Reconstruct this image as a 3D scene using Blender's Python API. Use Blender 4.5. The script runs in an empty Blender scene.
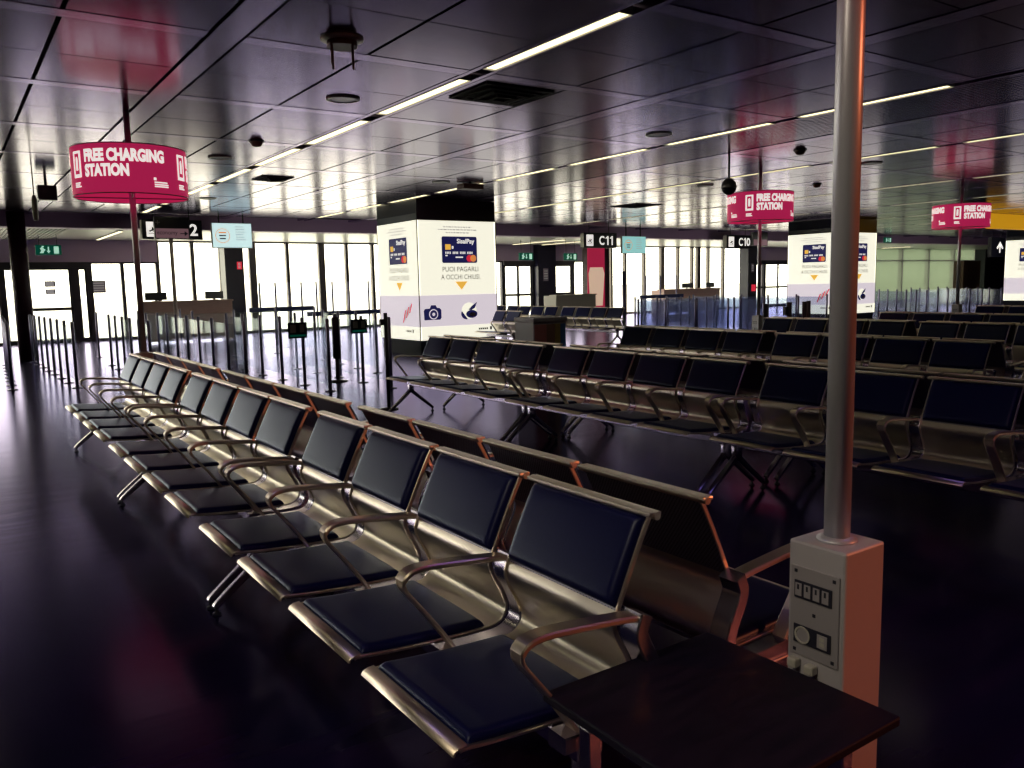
import bpy, bmesh, math, random
from mathutils import Vector, Matrix

random.seed(7)
SC = bpy.context.scene
COL = SC.collection
PI = math.pi

# ------------------------------------------------------------------ materials
def mat(name, base=(.5, .5, .5), rough=.5, metal=0., spec=.5, emit=None, estr=0., coat=0., coatr=.1):
    m = bpy.data.materials.new(name)
    m.use_nodes = True
    b = m.node_tree.nodes['Principled BSDF']
    b.inputs['Base Color'].default_value = (*base, 1)
    b.inputs['Roughness'].default_value = rough
    b.inputs['Metallic'].default_value = metal
    b.inputs['Specular IOR Level'].default_value = spec
    b.inputs['Coat Weight'].default_value = coat
    b.inputs['Coat Roughness'].default_value = coatr
    if emit:
        b.inputs['Emission Color'].default_value = (*emit, 1)
        b.inputs['Emission Strength'].default_value = estr
    return m

def noise_vary(m, scale, c0, c1, r0=None, r1=None, bump=0., stretch=(1, 1, 1), detail=4.):
    nt = m.node_tree
    N, L = nt.nodes, nt.links
    b = N['Principled BSDF']
    tc = N.new('ShaderNodeTexCoord')
    mp = N.new('ShaderNodeMapping')
    mp.inputs['Scale'].default_value = stretch
    L.new(tc.outputs['Object'], mp.inputs['Vector'])
    nz = N.new('ShaderNodeTexNoise')
    nz.inputs['Scale'].default_value = scale
    nz.inputs['Detail'].default_value = detail
    L.new(mp.outputs['Vector'], nz.inputs['Vector'])
    if c0 is not None:
        r = N.new('ShaderNodeValToRGB')
        r.color_ramp.elements[0].position = .35
        r.color_ramp.elements[1].position = .65
        r.color_ramp.elements[0].color = (*c0, 1)
        r.color_ramp.elements[1].color = (*c1, 1)
        L.new(nz.outputs['Fac'], r.inputs['Fac'])
        L.new(r.outputs['Color'], b.inputs['Base Color'])
    if r0 is not None:
        q = N.new('ShaderNodeMapRange')
        q.inputs['From Min'].default_value = .3
        q.inputs['From Max'].default_value = .7
        q.inputs['To Min'].default_value = r0
        q.inputs['To Max'].default_value = r1
        L.new(nz.outputs['Fac'], q.inputs['Value'])
        L.new(q.outputs['Result'], b.inputs['Roughness'])
    if bump:
        bp = N.new('ShaderNodeBump')
        bp.inputs['Strength'].default_value = bump
        bp.inputs['Distance'].default_value = .01
        L.new(nz.outputs['Fac'], bp.inputs['Height'])
        L.new(bp.outputs['Normal'], b.inputs['Normal'])
    return m

def tinted_gloss(name, c0, c1, gloss, rough, ior, scale, stretch, bump, dist=.01):
    """dark lacquered surface: diffuse body under a tinted, fresnel-weighted gloss"""
    m = bpy.data.materials.new(name)
    m.use_nodes = True
    nt = m.node_tree
    N, L = nt.nodes, nt.links
    for n in list(N):
        N.remove(n)
    out = N.new('ShaderNodeOutputMaterial')
    tc = N.new('ShaderNodeTexCoord'); mp = N.new('ShaderNodeMapping'); nz = N.new('ShaderNodeTexNoise')
    mp.inputs['Scale'].default_value = stretch
    nz.inputs['Scale'].default_value = scale; nz.inputs['Detail'].default_value = 6.
    L.new(tc.outputs['Object'], mp.inputs['Vector']); L.new(mp.outputs['Vector'], nz.inputs['Vector'])
    rp = N.new('ShaderNodeValToRGB')
    rp.color_ramp.elements[0].position = .35; rp.color_ramp.elements[1].position = .65
    rp.color_ramp.elements[0].color = (*c0, 1); rp.color_ramp.elements[1].color = (*c1, 1)
    L.new(nz.outputs['Fac'], rp.inputs['Fac'])
    bp = N.new('ShaderNodeBump'); bp.inputs['Strength'].default_value = bump; bp.inputs['Distance'].default_value = dist
    L.new(nz.outputs['Fac'], bp.inputs['Height'])
    df = N.new('ShaderNodeBsdfDiffuse'); gl = N.new('ShaderNodeBsdfGlossy'); fr = N.new('ShaderNodeFresnel'); mx = N.new('ShaderNodeMixShader')
    L.new(rp.outputs['Color'], df.inputs['Color'])
    gl.inputs['Color'].default_value = (*gloss, 1); gl.inputs['Roughness'].default_value = rough
    fr.inputs['IOR'].default_value = ior
    for n in (df, gl, fr): L.new(bp.outputs['Normal'], n.inputs['Normal'])
    L.new(fr.outputs['Fac'], mx.inputs['Fac']); L.new(df.outputs['BSDF'], mx.inputs[1]); L.new(gl.outputs['BSDF'], mx.inputs[2])
    L.new(mx.outputs['Shader'], out.inputs['Surface'])
    return m

def glass_mat(name, tint=(.8, .9, 1.), gloss=.12, rough=.02, body=0., bodycol=(.5, .6, .8)):
    m = bpy.data.materials.new(name)
    m.use_nodes = True
    nt = m.node_tree
    N, L = nt.nodes, nt.links
    for n in list(N):
        N.remove(n)
    out = N.new('ShaderNodeOutputMaterial')
    tr = N.new('ShaderNodeBsdfTransparent')
    tr.inputs['Color'].default_value = (*tint, 1)
    gl = N.new('ShaderNodeBsdfGlossy')
    gl.inputs['Roughness'].default_value = rough
    gl.inputs['Color'].default_value = (.9, .95, 1, 1)
    fr = N.new('ShaderNodeLayerWeight')
    fr.inputs['Blend'].default_value = .5
    pw_ = N.new('ShaderNodeMath'); pw_.operation = 'POWER'; pw_.inputs[1].default_value = 4.
    ml = N.new('ShaderNodeMath'); ml.operation = 'MULTIPLY_ADD'; ml.inputs[1].default_value = gloss * 3; ml.inputs[2].default_value = .025
    L.new(fr.outputs['Facing'], pw_.inputs[0]); L.new(pw_.outputs[0], ml.inputs[0])
    mx = N.new('ShaderNodeMixShader')
    L.new(ml.outputs[0], mx.inputs['Fac'])
    L.new(tr.outputs['BSDF'], mx.inputs[1])
    L.new(gl.outputs['BSDF'], mx.inputs[2])
    last = mx
    if body:
        df = N.new('ShaderNodeBsdfDiffuse')
        df.inputs['Color'].default_value = (*bodycol, 1)
        tl = N.new('ShaderNodeBsdfTranslucent')
        tl.inputs['Color'].default_value = (*bodycol, 1)
        ad = N.new('ShaderNodeMixShader')
        ad.inputs['Fac'].default_value = .5
        L.new(df.outputs['BSDF'], ad.inputs[1])
        L.new(tl.outputs['BSDF'], ad.inputs[2])
        m2 = N.new('ShaderNodeMixShader')
        m2.inputs['Fac'].default_value = body
        L.new(mx.outputs['Shader'], m2.inputs[1])
        L.new(ad.outputs['Shader'], m2.inputs[2])
        last = m2
    L.new(last.outputs['Shader'], out.inputs['Surface'])
    return m

M = {}
M['steel'] = mat('seat_steel', (.74, .67, .57), .34, 1.)
M['steel_dark'] = mat('perforated_steel', (.30, .28, .36), .35, 1.)
M['alu'] = mat('polished_aluminium', (.84, .73, .60), .34, 1.)
M['leg'] = mat('leg_metal', (.60, .56, .66), .25, 1.)
M['pad'] = tinted_gloss('navy_leatherette', (.004, .005, .050), (.006, .007, .062), (.60, .65, .80), .34, 1.44, 260, (1, 1, 1), .06)
M['rubber'] = mat('black_rubber', (.008, .007, .025), .6)
M['floor'] = tinted_gloss('dark_floor', (.006, .005, .036), (.014, .008, .050), (.60, .545, .84), .18, 1.45, 2.2, (.45, 3.2, 1), .10, .012)
M['ceil'] = mat('ceiling_metal_panel', (.150, .102, .232), .175, 1.)
M['ceilband'] = mat('ceiling_metal_band', (.34, .26, .47), .20, 1.)
M['gap'] = mat('dark_gap', (.006, .005, .012), .8)
M['lightbody'] = mat('light_housing', (.35, .33, .35), .4, .6)
M['diffuser'] = mat('light_diffuser', (.8, .8, .7), .5, 0, .5, (1., .90, .52), 2.2)
M['beam'] = mat('purple_grey_paint', (.52, .33, .62), .45)
M['wallp'] = mat('mauve_wall_paint', (.58, .44, .66), .55)
M['wall'] = mat('grey_wall_paint', (.20, .18, .22), .6)
M['palewall'] = glass_mat('pale_green_frosted_glass', (.25, .30, .24), .10, .1, .6, (.56, .60, .52))
M['softwhite'] = mat('white_soffit', (.72, .70, .68), .28, .0, .5)
M['frame'] = mat('dark_window_frame', (.055, .05, .065), .4, .4)
M['mullion'] = mat('bronze_mullion', (.11, .095, .09), .4, .5)
M['darkcol'] = mat('dark_column_cladding', (.010, .009, .04), .35)
M['maroon'] = mat('maroon_column_paint', (.035, .006, .018), .45)
M['winglass'] = glass_mat('window_glass', (.97, .97, .95), .08, .01)
M['barglass'] = glass_mat('barrier_glass', (.95, .975, .98), .10, .03, .05, (.52, .62, .72))
M['barglassblue'] = glass_mat('bluish_barrier_glass', (.84, .88, .96), .12, .06, .16, (.50, .52, .95))
M['post'] = mat('brushed_post_metal', (.24, .22, .36), .3, .9)
M['postdark'] = mat('dark_post', (.03, .02, .04), .35, .3)
M['bluerail'] = mat('blue_rail_paint', (.03, .05, .22), .4)
M['white'] = mat('white_lit_poster', (.85, .85, .78), .6, 0, .3, (1., .97, .80), .92)
M['greyband'] = mat('lilac_grey_poster_band', (.55, .5, .56), .6, 0, .3, (.82, .73, .80), .78)
M['black'] = mat('black_gloss', (.006, .006, .016), .3)
M['black2'] = mat('black_header', (.008, .009, .026), .6, 0, .2)
M['cardblue'] = mat('card_navy', (.02, .02, .09), .5, 0, .3, (.02, .02, .12), .5)
M['gold'] = mat('yellow_print', (.7, .42, .06), .6, 0, .3, (.95, .52, .08), .8)
M['red'] = mat('red_print', (.6, .02, .05), .6, 0, .3, (.8, .03, .06), .7)
M['orange'] = mat('orange_print', (.7, .25, .05), .6, 0, .3, (.9, .3, .08), .7)
M['textgrey'] = mat('grey_print', (.22, .2, .22), .6)
M['textlight'] = mat('pale_grey_print', (.5, .47, .5), .6, 0, .3, (.5, .47, .47), .5)
M['textwhite'] = mat('white_letters', (.85, .85, .82), .5, 0, .3, (1, .95, .9), .8)
M['crimson'] = mat('crimson_lit_fabric', (.45, .015, .09), .55, 0, .3, (.66, .022, .12), .50)
M['greybox'] = mat('grey_powder_coat', (.60, .57, .62), .38, .1)
M['greypole'] = mat('grey_painted_tube', (.66, .66, .74), .36, .35)
M['palepole'] = mat('mauve_painted_tube', (.75, .62, .66), .4, .1)
M['plate'] = mat('grey_plate', (.55, .52, .56), .3, .3)
M['socket'] = mat('dark_socket_plastic', (.03, .03, .05), .35)
M['tablewood'] = noise_vary(mat('dark_table_top', (.022, .018, .024), .55, 0, .2), 6, (.005, .004, .016), (.011, .007, .022), .5, .65, 0., (1, 6, 1))
M['desk'] = noise_vary(mat('brown_desk_panel', (.85, .55, .5), .5), 5, (.80, .52, .47), (.88, .60, .55), None, None, 0., (1, 1, 8))
M['palepanel'] = mat('pale_desk_panel', (.45, .42, .38), .5)
M['screen'] = mat('screen_cyan', (.5, .65, .68), .4, 0, .3, (.66, .90, .90), .85)
M['screenteal'] = mat('screen_teal', (.3, .5, .5), .4, 0, .3, (.32, .68, .66), .75)
M['green'] = mat('exit_green', (.0, .12, .07), .5, 0, .3, (.0, .16, .10), .22)
M['greenwhite'] = mat('exit_pictogram', (.7, .9, .8), .5, 0, .3, (.55, 1., .75), .6)
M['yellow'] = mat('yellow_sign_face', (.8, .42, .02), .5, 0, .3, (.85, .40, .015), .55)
M['brownsign'] = mat('mauve_sign_face', (.20, .12, .15), .5, 0, .3, (.30, .16, .19), .35)
M['posterred'] = mat('red_poster', (.6, .03, .10), .5, 0, .3, (.55, .02, .08), .45)
M['posterbeige'] = mat('beige_poster', (.8, .6, .5), .5, 0, .3, (.9, .62, .45), .55)
M['binwine'] = mat('bin_wine', (.75, .27, .32), .45)
M['binolive'] = mat('bin_olive', (.60, .43, .18), .45)
M['binblue'] = mat('bin_blue', (.12, .30, .85), .45)
M['bingrey'] = mat('bin_grey', (.52, .47, .62), .4)
M['binmaroon'] = mat('bin_brown', (.36, .19, .17), .45)
M['apron'] = mat('concrete_apron', (.6, .6, .56), .8)
M['notice'] = mat('printed_notice', (.25, .2, .27), .6)
M['brownwall'] = mat('brown_shop_panel', (.16, .07, .05), .5)
M['shopdark'] = mat('dark_shop_wall', (.03, .025, .05), .5)
M['warmlamp'] = mat('warm_shop_display', (.6, .5, .3), .5, 0, .3, (1., .8, .4), .6)
M['whiteplastic'] = mat('white_plastic', (.6, .58, .52), .4)
M['rosewood'] = mat('reddish_rod', (.16, .05, .04), .5)

# perforation dots on the upper seat shells
def perforate(m):
    nt = m.node_tree
    N, L = nt.nodes, nt.links
    b = N['Principled BSDF']
    tc = N.new('ShaderNodeTexCoord')
    sep = N.new('ShaderNodeSeparateXYZ')
    L.new(tc.outputs['Object'], sep.inputs[0])
    def wave(sock, f):
        mu = N.new('ShaderNodeMath'); mu.operation = 'MULTIPLY'; mu.inputs[1].default_value = f
        L.new(sock, mu.inputs[0])
        si = N.new('ShaderNodeMath'); si.operation = 'SINE'
        L.new(mu.outputs[0], si.inputs[0])
        return si.outputs[0]
    a = wave(sep.outputs['Y'], 2 * PI / .012)
    c = wave(sep.outputs['Z'], 2 * PI / .012)
    mul = N.new('ShaderNodeMath'); mul.operation = 'MULTIPLY'
    L.new(a, mul.inputs[0]); L.new(c, mul.inputs[1])
    gt = N.new('ShaderNodeMath'); gt.operation = 'GREATER_THAN'; gt.inputs[1].default_value = .45
    L.new(mul.outputs[0], gt.inputs[0])
    mx = N.new('ShaderNodeMixRGB')
    mx.inputs[1].default_value = (.40, .37, .46, 1)
    mx.inputs[2].default_value = (.01, .01, .015, 1)
    L.new(gt.outputs[0], mx.inputs[0])
    L.new(mx.outputs[0], b.inputs['Base Color'])
perforate(M['steel_dark'])

# ------------------------------------------------------------------ mesh builder
class MB:
    def __init__(s):
        s.v, s.f, s.mi, s.sm = [], [], [], []
    def add(s, vs, fs, mi=0, smooth=False):
        b = len(s.v)
        s.v += [tuple(p) for p in vs]
        for f in fs:
            s.f.append(tuple(b + i for i in f)); s.mi.append(mi); s.sm.append(smooth)
        return s
    def box(s, x0, x1, y0, y1, z0, z1, mi=0, bev=0.):
        if bev > 0:
            bm = bmesh.new()
            bmesh.ops.create_cube(bm, size=1.)
            for v in bm.verts:
                v.co = Vector(((x0 + x1) / 2 + v.co.x * (x1 - x0), (y0 + y1) / 2 + v.co.y * (y1 - y0), (z0 + z1) / 2 + v.co.z * (z1 - z0)))
            bmesh.ops.bevel(bm, geom=list(bm.edges), offset=bev, segments=2, profile=.5, affect='EDGES')
            bm.verts.index_update()
            s.add([v.co[:] for v in bm.verts], [[v.index for v in f.verts] for f in bm.faces], mi)
            bm.free()
            return s
        vs = [(x, y, z) for z in (z0, z1) for y in (y0, y1) for x in (x0, x1)]
        return s.add(vs, [(0, 2, 3, 1), (4, 5, 7, 6), (0, 1, 5, 4), (2, 6, 7, 3), (0, 4, 6, 2), (1, 3, 7, 5)], mi)
    def lathe(s, prof, cx=0, cy=0, n=24, mi=0, smooth=True):
        vs, fs = [], []
        for (r, z) in prof:
            for k in range(n):
                a = 2 * PI * k / n
                vs.append((cx + r * math.cos(a), cy + r * math.sin(a), z))
        for i in range(len(prof) - 1):
            for k in range(n):
                k2 = (k + 1) % n
                fs.append((i * n + k, i * n + k2, (i + 1) * n + k2, (i + 1) * n + k))
        s.add(vs, fs, mi, smooth)
        b = len(s.v) - len(vs)
        if prof[0][0] > 1e-6:
            s.f.append(tuple(b + k for k in reversed(range(n)))); s.mi.append(mi); s.sm.append(False)
        if prof[-1][0] > 1e-6:
            s.f.append(tuple(b + (len(prof) - 1) * n + k for k in range(n))); s.mi.append(mi); s.sm.append(False)
        return s
    def cyl(s, cx, cy, z0, z1, r, n=20, mi=0):
        return s.lathe([(r, z0), (r, z1)], cx, cy, n, mi)
    def tube(s, pts, r, n=10, mi=0):
        pts = [Vector(p) for p in pts]
        rings = []
        for i, p in enumerate(pts):
            d = (pts[min(i + 1, len(pts) - 1)] - pts[max(i - 1, 0)]).normalized()
            a = d.orthogonal().normalized() if i == 0 else (rings[-1][1] - d * rings[-1][1].dot(d)).normalized()
            rings.append((p, a, d.cross(a)))
        rr = r if isinstance(r, (list, tuple)) else [r] * len(pts)
        vs = [p + a * (rr[i] * math.cos(2 * PI * k / n)) + c * (rr[i] * math.sin(2 * PI * k / n)) for i, (p, a, c) in enumerate(rings) for k in range(n)]
        fs = [(i * n + k, i * n + (k + 1) % n, (i + 1) * n + (k + 1) % n, (i + 1) * n + k) for i in range(len(pts) - 1) for k in range(n)]
        s.add(vs, fs, mi, True)
        s.add([vs[k] for k in range(n)], [tuple(reversed(range(n)))], mi)
        s.add([vs[(len(pts) - 1) * n + k] for k in range(n)], [tuple(range(n))], mi)
        return s
    def strip(s, path, y0, y1, t, mi=0, chamfer=.003):
        """sweep a flat bar (y0..y1 wide, thickness t) along a path of (x, z)"""
        P = [Vector((p[0], p[1])) for p in path]
        n = len(P)
        tt = t if isinstance(t, (list, tuple)) else [t] * n
        c = min(chamfer, min(tt) * .45)
        vs = []
        for i, p in enumerate(P):
            d = (P[min(i + 1, n - 1)] - P[max(i - 1, 0)]).normalized()
            nn = Vector((-d.y, d.x))
            h = tt[i] / 2
            for (yy, o) in ((y0, -h + c), (y0 + c, -h), (y1 - c, -h), (y1, -h + c), (y1, h - c), (y1 - c, h), (y0 + c, h), (y0, h - c)):
                q = p + nn * o
                vs.append((q.x, yy, q.y))
        fs = [(i * 8 + k, i * 8 + (k + 1) % 8, (i + 1) * 8 + (k + 1) % 8, (i + 1) * 8 + k) for i in range(n - 1) for k in range(8)]
        s.add(vs, fs, mi, False)
        b = len(s.v) - len(vs)
        s.f += [tuple(b + k for k in reversed(range(8))), tuple(b + (n - 1) * 8 + k for k in range(8))]
        s.mi += [mi, mi]; s.sm += [False, False]
        return s
    def poly(s, pts, o, ux, uy, mi=0):
        """flat polygon from 2-D points in the plane o + ux*a + uy*b"""
        o, ux, uy = Vector(o), Vector(ux), Vector(uy)
        return s.add([o + ux * a + uy * b for a, b in pts], [tuple(range(len(pts)))], mi)
    def build(s, name, mats, parent=None, fix=True, autosmooth=None):
        me = bpy.data.meshes.new(name)
        me.from_pydata(s.v, [], s.f)
        for m in (mats if isinstance(mats, (list, tuple)) else [mats]):
            me.materials.append(M[m] if isinstance(m, str) else m)
        me.polygons.foreach_set('material_index', s.mi)
        me.polygons.foreach_set('use_smooth', s.sm)
        if fix:
            bm = bmesh.new(); bm.from_mesh(me)
            bmesh.ops.recalc_face_normals(bm, faces=bm.faces)
            bm.to_mesh(me); bm.free()
        me.update()
        if autosmooth:
            me.polygons.foreach_set('use_smooth', [True] * len(me.polygons))
            me.set_sharp_from_angle(angle=math.radians(autosmooth))
        o = bpy.data.objects.new(name, me)
        COL.objects.link(o)
        if parent is not None:
            o.parent = parent
        return o

def thing(name, label, cat, loc=(0, 0, 0), group=None, rz=0.):
    o = bpy.data.objects.new(name, None)
    o.empty_display_size = .1
    COL.objects.link(o)
    o.location = loc
    o.rotation_euler = (0, 0, rz)
    return tag(o, label, cat, group)

def tag(o, label, cat, group=None):
    o['label'] = label
    o['category'] = cat
    if group:
        o['group'] = group
    return o

def struct(o):
    o['kind'] = 'structure'
    return o

def copy_tree(o, parent=None):
    c = o.copy()
    COL.objects.link(c)
    if parent is not None:
        c.parent = parent
    for ch in list(o.children):
        copy_tree(ch, c)
    return c

def catmull(pts, n=4):
    P = [Vector(p) for p in pts]
    out = []
    for i in range(len(P) - 1):
        p0, p1, p2, p3 = P[max(i - 1, 0)], P[i], P[i + 1], P[min(i + 2, len(P) - 1)]
        for k in range(n):
            t = k / n
            out.append(.5 * ((2 * p1) + (p2 - p0) * t + (2 * p0 - 5 * p1 + 4 * p2 - p3) * t * t + (3 * p1 - p0 - 3 * p2 + p3) * t ** 3))
    out.append(P[-1])
    return [tuple(p) for p in out]

ORD = ['first', 'second', 'third', 'fourth', 'fifth', 'sixth', 'seventh', 'eighth', 'ninth', 'tenth', 'eleventh', 'twelfth']

# text as mesh pieces: returns (verts2d, faces)
_tc = {}
def text_geo(body, bold=0.0):
    key = (body, bold)
    if key in _tc:
        return _tc[key]
    cu = bpy.data.curves.new('lettering', 'FONT')
    cu.body = body
    cu.size = 1.
    cu.offset = bold
    cu.resolution_u = 3
    ob = bpy.data.objects.new('lettering', cu)
    COL.objects.link(ob)
    dg = bpy.context.evaluated_depsgraph_get()
    me = bpy.data.meshes.new_from_object(ob.evaluated_get(dg))
    vs = [(v.co.x, v.co.y) for v in me.vertices]
    fs = [tuple(p.vertices) for p in me.polygons]
    bpy.data.objects.remove(ob); bpy.data.curves.remove(cu); bpy.data.meshes.remove(me)
    x0 = min(v[0] for v in vs); x1 = max(v[0] for v in vs)
    y0 = min(v[1] for v in vs); y1 = max(v[1] for v in vs)
    _tc[key] = ([((a - x0) / (x1 - x0), (b - y0) / (y1 - y0)) for a, b in vs], fs)
    return _tc[key]

def put_text(mb, body, x0, x1, y0, y1, fn, mi=0, bold=0.):
    vs, fs = text_geo(body, bold)
    mb.add([fn(x0 + a * (x1 - x0), y0 + b * (y1 - y0)) for a, b in vs], fs, mi)

def rect_on(mb, x0, x1, y0, y1, fn, mi=0, n=1):
    for k in range(n):
        a, b = x0 + (x1 - x0) * k / n, x0 + (x1 - x0) * (k + 1) / n
        mb.add([fn(a, y0), fn(b, y0), fn(b, y1), fn(a, y1)], [(0, 1, 2, 3)], mi)

# ------------------------------------------------------------------ camera
H = 1.42
f, pxx, pyy = 822., 512., 384.
def nrm(v): return Vector(v).normalized()
d1 = nrm((-58 - pxx, 296 - pyy, f))
d2 = nrm((1710 - pxx, 258 - pyy, f))
d2 = (d2 - d1 * d1.dot(d2)).normalized()
up = d2.cross(d1).normalized()
if up.y > 0:
    up = -up
# rows of the world-from-camera rotation (camera x right, y down, z forward)
Rm = Matrix((d2, d1, up))
right = Vector(Rm.col[0]); down = Vector(Rm.col[1]); fwd = Vector(Rm.col[2])
cam = bpy.data.cameras.new('camera')
cam.sensor_width = 36.
cam.lens = f / 1024 * 36.
cam.clip_start = .05
cam.clip_end = 500
co = bpy.data.objects.new('camera', cam)
COL.objects.link(co)
mw = Matrix((( right.x, -down.x, -fwd.x, 0), (right.y, -down.y, -fwd.y, 0), (right.z, -down.z, -fwd.z, H), (0, 0, 0, 1)))
co.matrix_world = mw
SC.camera = co

# ------------------------------------------------------------------ room shell
XL, XR, YB, YF = -24., 62., -7., 27.
CZ, SZ = 3.15, 2.95
struct(MB().box(XL, XR, YB, YF + .3, -.2, 0).build('floor', 'floor'))
struct(MB().box(-120, 220, YF + .3, 240, -.35, -.05).build('exterior_ground', 'apron'))
struct(MB().box(XL - .2, XL, YB, YF + .3, -.2, 3.6).build('wall_left', 'wall'))
struct(MB().box(XR, XR + .2, YB, YF + .3, -.2, 3.6).build('wall_right', 'wall'))
struct(MB().box(XL, XR, YB - .2, YB, -.2, 3.6).build('wall_back', 'wall'))

# ceiling: metal panels with open joints, flat bands, slots for the linear lights
YC = 20.9
bands = [-22.6, -18.5, -14.45, -10.4, -6.35, -2.3, 1.76, 5.805, 9.23, 13.35, 17.6, 21.7, 25.8, 29.9, 34., 38.1, 42.2, 46.3, 50.4, 54.5, 58.6]
lights = [-20.5, -16.4, -12.4, -8.4, -4.3, -.24, 3.81, 7.835, 11.33, 15.62, 19.65, 23.75, 27.85, 31.95, 36., 40., 44., 48., 52., 56., 60.]
cm = MB()
cm.box(XL, XR, YB, YC, CZ + .06, CZ + .3, 2)
edges = []
for b in bands: edges.append((b - .115, b + .115, 'band'))
for l in lights: edges.append((l - .11, l + .11, 'slot'))
edges.sort()
xs = [(XL, XL, '')] + edges + [(XR, XR, '')]
ycross = [5.965 + 2 * k for k in range(-6, 8)]
for i in range(len(xs) - 1):
    a, b = xs[i][1], xs[i + 1][0]
    if b - a < .3:
        continue
    slat = (7.9 < a < 8.0)
    for j in range(len(ycross) - 1):
        y0, y1 = ycross[j] + .085, ycross[j + 1] - .085
        if y0 > YC: continue
        y1 = min(y1, YC)
        if slat:
            k = a + .03
            while k < b - .03:
                cm.box(k, k + .045, y0 - .16, y1 + .0, CZ + .0, CZ + .05, 0)
                k += .075
            continue
        mid = (a + b) / 2
        for (xa, xb) in ((a + .016, mid - .016), (mid + .016, b - .016)):
            ym = (y0 + y1) / 2
            cm.box(xa, xb, y0 + .006, ym - .007, CZ, CZ + .05, 0)
            cm.box(xa, xb, ym + .007, y1 - .006, CZ, CZ + .05, 0)
for a, b, k in edges:
    if k == 'band':
        cm.box(a + .012, b - .012, YB, YC, CZ - .004, CZ + .05, 1)
    else:
        cm.box(a, a + .045, YB, YC, CZ - .002, CZ + .06, 1)
        cm.box(b - .045, b, YB, YC, CZ - .002, CZ + .06, 1)
for y in ycross:
    if y > YC: continue
    for i in range(len(xs) - 1):
        a, b = xs[i][1], xs[i + 1][0]
        if b - a < .3 or 7.9 < a < 8.0: continue
        cm.box(a + .012, b - .012, y - .075, min(y + .075, YC), CZ - .003, CZ + .05, 1)
struct(cm.build('ceiling', ['ceil', 'ceilband', 'gap']))

# beam and the lower soffit strip behind it
struct(MB().box(XL, XR, YC, YC + .45, 2.87, 3.5).build('trim_1', 'beam'))
sm_ = MB()
sm_.box(XL, XR, YC + .45, YF + .3, SZ, SZ + .25, 0)
k = .2
while k < 2.6:
    sm_.box(k, k + .04, YC + .5, YF - .4, SZ - .035, SZ, 1)
    k += .09
struct(sm_.build('ceiling_soffit', ['softwhite', 'lightbody']))

# linear ceiling lights
def make_light(L=1.62, w=.115):
    t = bpy.data.objects.new('ceiling_light', None)
    COL.objects.link(t)
    fr = MB()
    fr.box(-w / 2 - .008, -w / 2, -L / 2, L / 2, -.008, .05).box(w / 2, w / 2 + .008, -L / 2, L / 2, -.008, .05)
    fr.box(-w / 2, w / 2, -L / 2 - .01, -L / 2, -.008, .05).box(-w / 2, w / 2, L / 2, L / 2 + .01, -.008, .05)
    fr.build('frame', 'lightbody', t)
    MB().box(-w / 2, w / 2, -L / 2, L / 2, .004, .03).build('diffuser', 'diffuser', t)
    return t
rowname = {-.24: 'over the aisle left of the nearest seats', 3.81: 'over the aisle right of the nearest seats', 7.835: 'just left of the slatted ceiling strip',
           11.33: 'in the second line right of the slatted strip', 15.62: 'in the third line right of the slatted strip', 19.65: 'in the fourth line right of the slatted strip',
           23.75: 'in the line above the second advertising column', 27.85: 'in the line beyond the second advertising column'}
proto_light = None
for X in (-.24, 3.81, 7.835, 11.33, 15.62, 19.65, 23.75, 27.85):
    for k in range(-2 if X < 5 else 0, 8):
        Y = 4.97 + 2.0 * k
        if Y < 4 and X > 0: continue
        if X in (11.33, 15.62) and k == 7: pass
        
        if X == 27.85 and k < 2: continue
        t = copy_tree(proto_light) if proto_light else make_light()
        if proto_light is None: proto_light = t
        t.location = (X, Y, CZ)
        tag(t, 'ceiling light strip %s, %s from the camera' % (rowname[X], ORD[k + 2 if X < 0 else k]), 'ceiling light', 'linear lights in the metal ceiling')
for i, (X, y0, y1) in enumerate(((3.8, 22.6, 26.3), (18.3, 23.2, 26.4), (19.7, 22.4, 26.4), (42.6, 24.4, 26.))):
    t = thing('ceiling_light', 'long thin white light under the low soffit before the ' + ('left doors', 'middle doors, left one of two', 'middle doors, right one of two', 'right doors')[i], 'ceiling light', (X, (y0 + y1) / 2, SZ), 'linear lights under the soffit')
    L = y1 - y0
    MB().box(-.05, .05, -L / 2, L / 2, -.03, -.0005).build('frame', 'lightbody', t)
    MB().box(-.035, .035, -L / 2, L / 2, -.04, -.03).build('diffuser', 'diffuser', t)

# ------------------------------------------------------------------ facade
wm = MB()
def lobby(x0, x1):
    wm.box(x0, x1, YF, YF + .25, 2.31, SZ, 0)
lobby(1.35, 5.5); lobby(17.6, 22.9); lobby(32.4, 43.4)
wm.box(XL, 62, YF, YF + .3, SZ, 3.6, 0)
wm.box(55.0, 62, YF, YF + .25, 0, SZ, 1)
wm.box(XL, -21.8, YF, YF + .25, 0, SZ, 0)
struct(wm.build('wall_far', ['wallp', 'shopdark']))
nwin = [0]
def window(x0, x1, z0=0., z1=SZ, wl=.05, wr=.05, y=YF, mats='mullion'):
    nwin[0] += 1
    m = MB()
    m.box(x0, x0 + wl, y, y + .16, z0, z1).box(x1 - wr, x1, y, y + .16, z0, z1)
    m.box(x0 + wl, x1 - wr, y + .02, y + .12, z0, z0 + .08).box(x0 + wl, x1 - wr, y + .02, y + .12, z1 - .05, z1)
    o = struct(m.build('window_%d' % nwin[0], mats))
    MB().box(x0 + wl, x1 - wr, y + .06, y + .072, z0 + .08, z1 - .05).build('pane', 'winglass', o)
def bays(xs, wide=()):
    for a, b in zip(xs[:-1], xs[1:]):
        window(a, b, wl=.11 if a in wide else .055, wr=.11 if b in wide else .055)
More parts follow.
